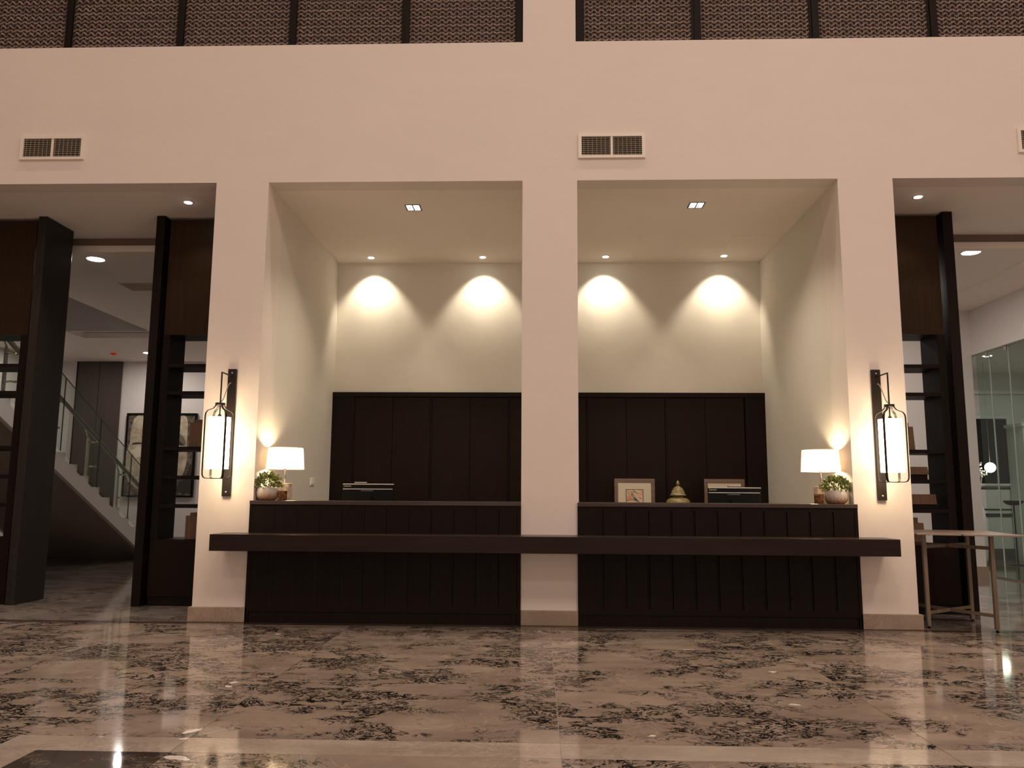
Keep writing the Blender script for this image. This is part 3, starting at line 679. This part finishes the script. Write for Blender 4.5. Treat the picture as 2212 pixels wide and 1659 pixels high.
# ------------------------------------------------------------------ wall sconces
def sconce(px, label, sgn):
    r = thing('wall_sconce', (px, 0, 1.087), label, 'wall lamp', 'wall sconces on the outer pillars')
    link('back_plate', B().box(px-.038, px+.038, -.03, 0.0, 1.087, 2.231), BLKMET, r, bev=0.002)
    for z in (1.125, 2.195):
        link('screw', B().lathe([(0.007, -.033), (0.005, -.036)], 0, 0, 10) if False else B().tube([(px, -.030, z), (px, -.034, z)], .007, 10), LEDDIM if False else SILV, r)
    cy_ = -.26; a = 0.09
    link('arm', B().tube([(px, -.03, 2.165), (px, cy_, 2.165)], .005, 6, (.010, .010)).tube([(px, cy_, 2.17), (px, cy_, 1.79)], .005, 6, (.010, .010)), BLKMET, r)
    link('cable', B().tube([(px+.004*sgn, -.03, 2.10), (px, -.06, 2.10), (px, -.10, 2.075), (px, -.155, 2.00), (px, -.20, 1.935), (px, -.25, 1.905)], .005, 6), CABLE, r)
    cg = link('cage_cap', B().lathe([(0.042, 1.872), (0.042, 1.895)], px, cy_, 20), BLKMET, r)
    for sx in (-1, 1):
        for sy_ in (-1, 1):
            dx, dy = sx/math.sqrt(2), sy_/math.sqrt(2)
            pr = [(0.036, 1.878), (0.045, 1.862), (0.058, 1.845), (0.085, 1.833), (0.108, 1.822), (0.122, 1.802), (0.127, 1.775), (0.127, 1.60), (0.127, 1.30), (0.125, 1.268), (0.114, 1.247), (0.095, 1.240), (0.0, 1.240)]
            link('cage_bar', B().tube([(px+dx*q, cy_+dy*q, z) for q, z in pr], 0, 4, (.018, .006, (-dy, dx, 0))), BLKMET, r)
    n = 40; vs = []
    for rr_, z in ((.095, 1.322), (.095, 1.768)):
        for i in range(n): vs.append((px+rr_*math.cos(2*PI*i/n), cy_+rr_*math.sin(2*PI*i/n), z))
    b = B().add(vs, [(i, (i+1) % n, n+(i+1) % n, n+i) for i in range(n)], True)
    link('lamp_shade', b, SHADEON, r)
    link('lamp_holder', B().lathe([(0.006, 1.80), (0.016, 1.785), (0.018, 1.765), (0.018, 1.72)], px, cy_, 12), BLKMET, r)
sconce(-2.777, 'caged cylinder wall lamp on the left pillar', -1)
sconce(2.978, 'caged cylinder wall lamp on the right pillar', 1)

# ------------------------------------------------------------------ ceiling lights
def disc_light(name, x, y, z, r_, m, label, group, deep=.004):
    r = thing(name, (x, y, z), label, 'ceiling light', group)
    link('trim_ring', B().lathe([(r_*1.25, z-.0005), (r_*1.25, z-deep), (r_, z-deep-.001)], x, y, 28), WHITEP, r)
    link('lens', B().lathe([(r_*.98, z-deep-.001), (r_*.9, z-deep-.004)], x, y, 28), m, r)
sl = ['leftmost small round spotlight over the alcove back wall', 'second small round spotlight over the alcove back wall, left of the middle pillar',
      'third small round spotlight over the alcove back wall, right of the middle pillar', 'rightmost small round spotlight over the alcove back wall']
for (x, y), l_ in zip(SPOTS, sl): disc_light('ceiling_spotlight', x, y, T, .038, LEDON, l_, 'alcove spotlights')
disc_light('ceiling_spotlight', -3.524, .50, T, .04, LEDON, 'small round spotlight in the soffit left of the left pillar', 'passage spotlights')
disc_light('ceiling_spotlight', 3.685, .47, T, .04, LEDON, 'small round spotlight in the soffit right of the right pillar', 'passage spotlights')
disc_light('round_downlight', -5.28, 1.98, 3.87, .10, LEDW, 'large bright round downlight behind the left fin post', 'round downlights')
disc_light('round_downlight', 4.95, 1.94, 3.90, .10, LEDW, 'large bright round downlight right of the right fin post', 'round downlights')
disc_light('round_downlight', -7.785, 8.387, 3.87, .075, LEDW, 'small distant downlight above the stair hall, near the door panels', 'round downlights')
disc_light('round_downlight', 7.35, 6.1, 3.42, .07, LEDW, 'small downlight inside the glazed room', 'round downlights')
for x, y, l_ in ((-1.278, .69, 'twin square recessed light in the left alcove ceiling'), (1.581, .664, 'twin square recessed light in the right alcove ceiling')):
    r = thing('twin_downlight', (x, y, T), l_, 'ceiling light', 'twin square ceiling lights')
    z = T-.004
    link('frame', B().box(x-.078, x+.078, y-.085, y-.072, z, T-.0005).box(x-.078, x+.078, y+.072, y+.085, z, T-.0005).box(x-.078, x-.066, y-.072, y+.072, z, T-.0005)
         .box(x+.066, x+.078, y-.072, y+.072, z, T-.0005).box(x-.006, x+.006, y-.072, y+.072, z, T-.0005), PRDARK, r)
    for sx in (-.036, .036):
        c = link('light_cell', B().box(x+sx-.030, x+sx+.030, y-.072, y+.072, T-.002, T-.0005), LEDDIM, r)
        link('louvre', B().box(x+sx-.022, x+sx+.022, y-.010, y+.006, z-.001, T-.002).box(x+sx-.030, x+sx-.004, y+.030, y+.040, z-.001, T-.002), PRGREY, c)
        link('lamp', B().lathe([(0.022, T-.002), (0.018, T-.006)], x+sx, y-.035, 16), LEDON, c)
single('smoke_detector', B().lathe([(0.06, 3.87), (0.06, 3.85), (0.03, 3.83)], -8.498, 8.441, 16), RED, (-8.498, 8.441, 3.83), 'small red round detector on the ceiling above the stair hall', 'detector')
r = thing('ceiling_grille', (-5.3, 3.25, 3.87), 'flat ceiling air grille in the left hall behind the fin post', 'vent')
link('frame', B().box(-5.58, -4.98, 3.08, 3.10, 3.862, 3.8695).box(-5.58, -4.98, 3.44, 3.46, 3.862, 3.8695).box(-5.58, -5.56, 3.10, 3.44, 3.862, 3.8695).box(-5.0, -4.98, 3.10, 3.44, 3.862, 3.8695), SLATM, r)
for i in range(8): link('slat', B().box(-5.56, -5.0, 3.11+i*.042, 3.13+i*.042, 3.864, 3.8695), SLATM, r)

# ------------------------------------------------------------------ display shelving units beside the pillars
def shelf_unit(x0, x1, name_label, n_open=None):
    y0, y1 = 0.94, 1.30; th = 0.075
    r = thing('display_shelving', ((x0+x1)/2, y0, 0), name_label, 'shelving', 'display shelving units beside the pillars')
    link('upper_panel', B().box(x0+.004, x1-.004, y0, y0+.03, 2.742, T-.03), BROWN, r)
    link('upper_carcass', B().box(x0+.004, x1-.004, y0+.03, y1, 2.742, T-.03), DARK, r)
    link('lower_panel', B().box(x0+.004, x1-.004, y0, y0+.03, 0.09, 0.65), CAB, r)
    link('lower_carcass', B().box(x0+.004, x1-.004, y0+.03, y1, 0.0, 0.65), DARK, r)
    link('plinth', B().box(x0+.01, x1-.01, y0+.012, y0+.03, 0.0, 0.085), DARK, r)
    link('side_panel', B().box(x0, x0+th, y0, y1, 0.65, 2.742), DARK, r)
    link('side_panel', B().box(x1-th, x1, y0, y1, 0.65, 2.742), DARK, r)
    for a, b_ in ((2.400, 2.436), (2.116, 2.151), (1.545, 1.582), (1.253, 1.288), (0.963, 1.0)):
        link('shelf', B().box(x0+th, x1-th, y0+.002, y1, a, b_), DARK, r)
    return r
shelf_unit(-3.90, -2.705, 'tall dark open shelving unit between left fin post and left pillar')
shelf_unit(2.905, 4.085, 'tall dark open shelving unit between right pillar and right fin post')
shelf_unit(-6.75, -5.335, 'tall dark open shelving unit at the left edge of the photo')
single('fin_post', B().box(-4.025, -3.935, .885, 1.33, 0, T-.003), DARK, (-3.98, .885, 0), 'narrow dark wooden fin post beside the shelving left of the left pillar', 'post', 'dark fin posts', bev=.003)
single('fin_post', B().box(-5.295, -5.205, .885, 1.38, 0, T-.003), FINM, (-5.25, .885, 0), 'broad glossy dark fin post near the left edge, its side facing the stair', 'post', 'dark fin posts', bev=.003)
single('fin_post', B().box(4.115, 4.215, .885, 1.33, 0, T-.003), DARK, (4.165, .885, 0), 'narrow dark wooden fin post beside the shelving right of the right pillar', 'post', 'dark fin posts', bev=.003)

# display pieces on the shelves
def block(x0, x1, z0, z1, label, cap=None, dark=None, m=None):
    m = m or BOOKB
    r = thing('wooden_block', ((x0+x1)/2, 1.0, z0), label, 'ornament', 'wooden display pieces on the shelving')
    zz = z0
    if dark: link('dark_base', B().box(x0, x1-.005, 1.02, 1.20, z0, z0+dark), DARK, r, bev=.003); zz = z0+dark
    link('body', B().prism([(x0, zz), (x1, zz), (x1-.012, z1), (x0, z1)], 'y', 1.0, 1.20), m, r, bev=.003)
    if cap: link('cap', B().box(x0+cap[0], x0+cap[1], 1.02, 1.18, z1, z1+cap[2]), m, r, bev=.003)
def lblock(x0, x1, z0, z1, cap, label):
    r = thing('wooden_block', ((x0+x1)/2, 1.0, z0), label, 'ornament', 'wooden display pieces on the shelving')
    link('body', B().box(x0, x1, 1.0, 1.2, z0, z1), BOOKB, r, bev=.003)
    link('cap', B().box(x0+cap, x1-.01, 1.01, 1.19, z1, z1+.03), BOOKB, r, bev=.003)
lblock(-3.59, -3.34, 1.582, 1.835, .05, 'upright brown wooden block with raised cap, middle shelf of the left shelving')
lblock(-3.575, -3.34, 0.65, 0.885, .04, 'upright brown wooden block on the lowest shelf of the left shelving')
block(3.50, 3.755, 1.582, 1.815, 'tall brown wooden piece on the middle shelf of the right shelving', cap=(.10, .21, .04))
block(3.42, 3.872, 1.288, 1.415, 'brown carved box with dark base, on the upper of two box shelves at right', dark=.05)
block(3.42, 3.935, 1.000, 1.145, 'larger brown carved box on the shelf below the other carved box', dark=.045)
block(3.52, 3.80, 0.65, 0.865, 'brown stepped wooden piece on the lowest shelf of the right shelving', cap=(.10, .225, .05))
r = thing('bronze_vase', (-5.74, 1.10, 1.0), 'dark bronze vase with dried red and yellow flowers on the far left shelving', 'vase')
link('body', B().lathe([(0.05, 1.0), (0.09, 1.05), (0.11, 1.11), (0.08, 1.17), (0.04, 1.20), (0.05, 1.215)], -5.74, 1.10, 20), AMBER, r)
r = thing('dried_flowers', (-5.73, 1.10, 1.288), 'bunch of dark red and yellow dried flowers at the far left edge', 'flowers')
link('bowl', B().lathe([(0.05, 1.288), (0.09, 1.32), (0.09, 1.34)], -5.73, 1.10, 16), ARTDK, r)
f = link('petals', leaf_mesh(-5.73, 1.10, 1.36, .12, .16, 160, 4), mat('dried_petals', (0.25, 0.12, 0.03), .7), r); f['kind'] = 'stuff'
r = thing('red_figurine', (-5.74, 1.10, 0.65), 'dark red ornament on the lowest shelf of the far left shelving', 'ornament')
link('body', B().lathe([(0.07, 0.65), (0.09, 0.70), (0.07, 0.80), (0.05, 0.86), (0.07, 0.90), (0.02, 0.945)], -5.74, 1.10, 16), mat('red_lacquer', (0.16, 0.02, 0.012), .3), r)

# ------------------------------------------------------------------ stair in the left hall
XF, XB = -6.60, -8.55
def ztop(y): return 1.717-0.4973*(y-3.572)
def zbot(y): return ztop(y)-0.235
yl = 3.572+1.717/.4973; yb = 3.572+(1.717-.235)/.4973; Y0 = 2.0
r = thing('staircase', (XF, yl, 0), 'white stone stair with glass balustrade rising behind the left fin posts', 'staircase')
link('stringer', B().prism([(Y0, ztop(Y0)), (yl, 0), (yb, 0), (Y0, zbot(Y0))], 'x', XF-.06, XF), TREADM, r)
link('stringer', B().prism([(Y0, ztop(Y0)), (yl, 0), (yb, 0), (Y0, zbot(Y0))], 'x', XB, XB+.06), TREADM, r)
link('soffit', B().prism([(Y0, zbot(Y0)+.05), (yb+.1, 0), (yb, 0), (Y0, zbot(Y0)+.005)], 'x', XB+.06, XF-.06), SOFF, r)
run, rise = 0.318, 0.1585; ny = int((yl-Y0)/run)
# nosings line follows the measured tread corners
for i in range(ny+1):
    y1_ = 7.18-(i)*run; z1_ = 1.587+(4.188-(y1_-0.0))*0.0+0
    zt = 1.097+(5.149-y1_)*0.497+0.0
    if y1_-run < Y0-.4: break
    if zt < .05: continue
    link('step', B().box(XB+.06, XF-.06, y1_-run, y1_, max(0, zt-.22), zt), TREADM, r)
link('landing', B().box(XB, XF, 0.45+.9, Y0, ztop(Y0)-.22, ztop(Y0)), TREADM, r)
gx = XF+.012
def gpanel(ya, yb_):
    g0 = .045
    o = link('glass_panel', B().prism([(ya, ztop(ya)+g0), (yb_, ztop(yb_)+g0), (yb_, ztop(yb_)+1.06), (ya, ztop(ya)+1.06)], 'x', gx, gx+.012), GLASS, r)
    link('glass_edge', B().prism([(ya, ztop(ya)+1.055), (yb_, ztop(yb_)+1.055), (yb_, ztop(yb_)+1.062), (ya, ztop(ya)+1.062)], 'x', gx-.001, gx+.013)
         .box(gx-.001, gx+.013, yb_-.006, yb_, ztop(yb_)+g0, ztop(yb_)+1.06), GEDGE, o)
for ya, yb_ in ((2.02, 2.78), (2.79, 3.745), (3.755, 4.735), (4.745, 5.71), (5.72, 6.6)): gpanel(ya, yb_)
hr = B(); hx = XF-.10
link('handrail', B().tube([(hx, 2.0, ztop(2.0)+.84), (hx, 6.6, ztop(6.6)+.84)], .030, 12), RAILW, r)
for yp in (3.62, 4.62, 5.55, 2.62, 6.45):
    zb = ztop(yp); q = link('baluster', B().box(hx-.008, hx+.008, yp-.03, yp+.03, zb+.05, zb+.72).tube([(hx, yp, zb+.72), (hx, yp-.09, zb+.84)], .012, 8), STEEL, r)
    for dz in (.30, .66): link('glass_clamp', B().tube([(hx, yp+.03, zb+dz), (gx, yp+.08, zb+dz)], .012, 8).lathe([(0.001, 0), (0.001, 0)], 0, 0, 3, False) if False else B().tube([(hx, yp+.03, zb+dz), (gx, yp+.08, zb+dz)], .014, 8), CHROME, q)

# door panels, art in the left hall
r = thing('hall_door_panels', (-9.3, 9.46, 0), 'tall brown pair of wooden panels on the far wall behind the stair', 'panelling')
link('panel', B().box(-9.78, -9.315, 9.44, 9.499, 0.22, 3.868), DOORB, r)
link('panel', B().box(-9.305, -8.84, 9.44, 9.499, 0.22, 3.868), DOORB, r)
link('edge_strip', B().box(-9.80, -9.78, 9.43, 9.5, 0.22, 3.868), DARK, r)
ax0, ax1, az0, az1 = -8.65, -7.164, 1.02, 2.768
r = thing('large_painting', ((ax0+ax1)/2, 9.44, az0), 'large black framed painting of a pale stone face on the far left hall wall', 'painting')
link('canvas', B().box(ax0+.03, ax1-.03, 9.455, 9.49, az0+.03, az1-.03), ARTBG, r)
link('frame', B().box(ax0, ax1, 9.43, 9.5, az1-.035, az1).box(ax0, ax1, 9.43, 9.5, az0, az0+.035).box(ax0, ax0+.03, 9.43, 9.5, az0+.035, az1-.035).box(ax1-.03, ax1, 9.43, 9.5, az0+.035, az1-.035), BLACKP, r)
W_, H_ = ax1-ax0, az1-az0
def AP(pts, m, nm, layer): link(nm, B().prism([(ax0+W_*a, az1-H_*b_) for a, b_ in pts], 'y', 9.452-.002*layer, 9.455), m, r)
face = [(.155, .022), (.10, .07), (.075, .15), (.065, .25), (.065, .36), (.04, .42), (.022, .46), (.021, .60), (.025, .72), (.08, .82), (.2, .90), (.40, .95), (.55, .95), (.66, .90), (.74, .82), (.82, .77), (.87, .68), (.895, .55), (.89, .48), (.88, .35), (.88, .13), (.86, .06), (.82, .022)]
AP(face, STONEF, 'painted_face', 1)
def ell(cx, cz, rx, rz, n=18, a0=0, a1=2*PI): return [(cx+rx*math.cos(a0+(a1-a0)*i/n), cz+rz*math.sin(a0+(a1-a0)*i/n)) for i in range(n)]
MIDST = mat('painted_mid_tone', (0.16, 0.125, 0.09), 0.8)
AP([(.66, .28), (.72, .25), (.78, .25), (.83, .285), (.86, .34), (.855, .385), (.80, .395), (.74, .37), (.66, .33)], MIDST, 'painted_eye_socket', 2)
AP([(.70, .32), (.76, .325), (.82, .365), (.85, .375), (.80, .39), (.74, .365), (.69, .345)], ARTDK, 'painted_eye', 3)
AP([(.71, .375), (.78, .39), (.84, .398), (.80, .41), (.72, .40)], ARTLT, 'painted_eye_light', 2.5)
AP([(.085, .375), (.12, .355), (.18, .35), (.26, .36), (.26, .372), (.18, .372), (.12, .378)], ARTDK, 'painted_eye', 2)
AP([(.10, .45), (.18, .40), (.26, .42), (.24, .52), (.15, .54)], ARTLT, 'painted_cheek_light', 1.5)
AP([(.30, .62), (.45, .60), (.60, .62), (.60, .66), (.45, .69), (.30, .66)], ARTDK, 'painted_mouth', 2)
AP([(.79, .82), (.87, .79), (.965, .60), (.968, .955), (.76, .93)], ARTDK, 'painted_shadow', 2)

# ------------------------------------------------------------------ folding wooden table at right
A, Bp, Cc, Dd = Vector((3.361, .098)), Vector((3.841, -.081)), Vector((3.953, .525)), Vector((3.473, .704))
r = thing('folding_table', (3.657, .31, 0), 'square wood top side table on thin legs beside the right pillar', 'table')
e1 = (Bp-A).normalized(); e2 = (Cc-Bp).normalized(); zt = .795
G0 = (A+Bp)/2-e2*.16; L = 0.93
def quad(o, w0, w1): return [o+e1*w0, o+e1*w1, o+e1*w1+e2*L, o+e1*w0+e2*L]
for w0, w1 in ((-.34, -.008), (.008, .47)):
    link('table_leaf', B().prism([(p.x, p.y) for p in quad(G0, w0, w1)], 'z', zt, zt+.014), TABTOP, r, bev=.002)
for p in (A, Bp, Cc, Dd):
    l_ = link('leg', B().box(p.x-.015, p.x+.015, p.y-.015, p.y+.015, .02, zt), BRONZE, r)
    link('foot', B().lathe([(.014, 0), (.014, .008), (.006, .01), (.006, .022)], p.x, p.y, 10), BLACKP, l_)
for p, q in ((A, Cc), (Bp, Dd)):
    for z in (.13, .69):
        link('stretcher', B().tube([(p.x, p.y, z), (q.x, q.y, z)], 0, 4, (.012, .028) if z < .5 else (.012, .03)), BRONZE, r)

# ------------------------------------------------------------------ glazed room on the right
gl = ['frameless glass panel next to the white wall end at right', 'second frameless glass panel from the white wall end', 'frameless glass panel at the right edge of the photo', 'nearest frameless glass panel, cut off at the right']
for i, (ya, yb_) in enumerate(((4.42, 4.77), (3.95, 4.41), (3.0, 3.94), (2.0, 2.99))):
    r = thing('glass_screen_panel', (6.45, (ya+yb_)/2, 0), gl[i], 'glass panel', 'frameless glass panels of the right room')
    link('pane', B().box(6.444, 6.456, ya+.004, yb_-.004, .02, 3.19), GLASSG, r)
    link('pane_edge', B().box(6.440, 6.460, ya, ya+.006, .02, 3.19), GEDGEL, r)
    link('bottom_channel', B().box(6.435, 6.465, ya, yb_, 0.0, .02), STEEL, r)
    link('top_clip', B().box(6.435, 6.465, ya+.02, ya+.09, 3.13, 3.2), STEEL, r)
r = thing('white_cabinet', (9.2, 7.6, 0), 'white panelled tall cabinet inside the glazed room', 'cabinet')
link('carcass', B().box(8.62, 10.2, 7.45, 7.96, 0, 2.38), WHITEC, r)
link('cornice', B().box(8.58, 10.24, 7.40, 7.96, 2.38, 2.44), WHITEC, r)
for i in range(8): link('panel', B().box(8.66+i*.19, 8.835+i*.19, 7.43, 7.45, .1, 2.3), WHITEC, r, bev=.004)
r = thing('wall_bowl', (7.99, 6.8, .98), 'dark bowl shaped ornament on a thin stand behind the glass', 'ornament')
n = 14
link('bowl', B().lathe([(.02, .985), (.09, .995), (.14, 1.03), (.155, 1.07), (.148, 1.07), (.12, 1.03), (.03, 1.005)], 7.99, 6.8, 24), BLKMET, r)
link('stand', B().tube([(7.99, 6.8, 0.01), (7.99, 6.8, .985)], .012, 8), BLKMET, r)
link('foot', B().lathe([(.14, 0), (.14, .012), (.02, .02)], 7.99, 6.8, 20), BLKMET, r)
r = thing('globe_lamp', (7.648, 6.8, 1.62), 'glowing round globe lamp hanging behind the glass', 'lamp')
link('globe', B().lathe([(.001, 1.535)]+[(.085*math.sin(PI*i/10), 1.62-.085*math.cos(PI*i/10)) for i in range(1, 10)]+[(.001, 1.705)], 7.648, 6.8, 20), mat('globe_lit', (1, 1, 1), .5, emis=(1, .93, .82), es=14), r)
link('cord', B().tube([(7.648, 6.8, 1.705), (7.648, 6.8, 3.42)], .003, 6), CABLE, r)
r = thing('blossom_vase', (7.45, 6.9, 0), 'white branching blossoms in a tall vase beside the globe lamp', 'flowers')
link('vase', B().lathe([(.08, 0), (.10, .1), (.13, .5), (.10, .9), (.06, 1.0), (.07, 1.05)], 7.45, 6.9, 20), WHITEC, r)
bb = B(); rnd = random.Random(9); pts = []
for i in range(7):
    a = rnd.uniform(-.9, .9); h = rnd.uniform(.50, .86)
    e = (7.47+a*.14, 6.9+rnd.uniform(-.1, .1), 1.05+h); pts.append(e)
    bb.tube([(7.45, 6.9, 1.0), (7.46+a*.08, 6.88, 1.05+h*.5), e], .006, 5)
link('stems', bb, WHITEC, r)
bl = B()
for e in pts:
    for q in range(5):
        c = Vector(e)+Vector((rnd.uniform(-.06, .06), rnd.uniform(-.05, .05), rnd.uniform(-.1, .03)))
        bl.lathe([(.001, c.z-.015), (.022, c.z), (.001, c.z+.015)], c.x, c.y, 6, False)
b_ = link('blossoms', bl, mat('blossom_white', (.8, .78, .66), .6), r); b_['kind'] = 'stuff'
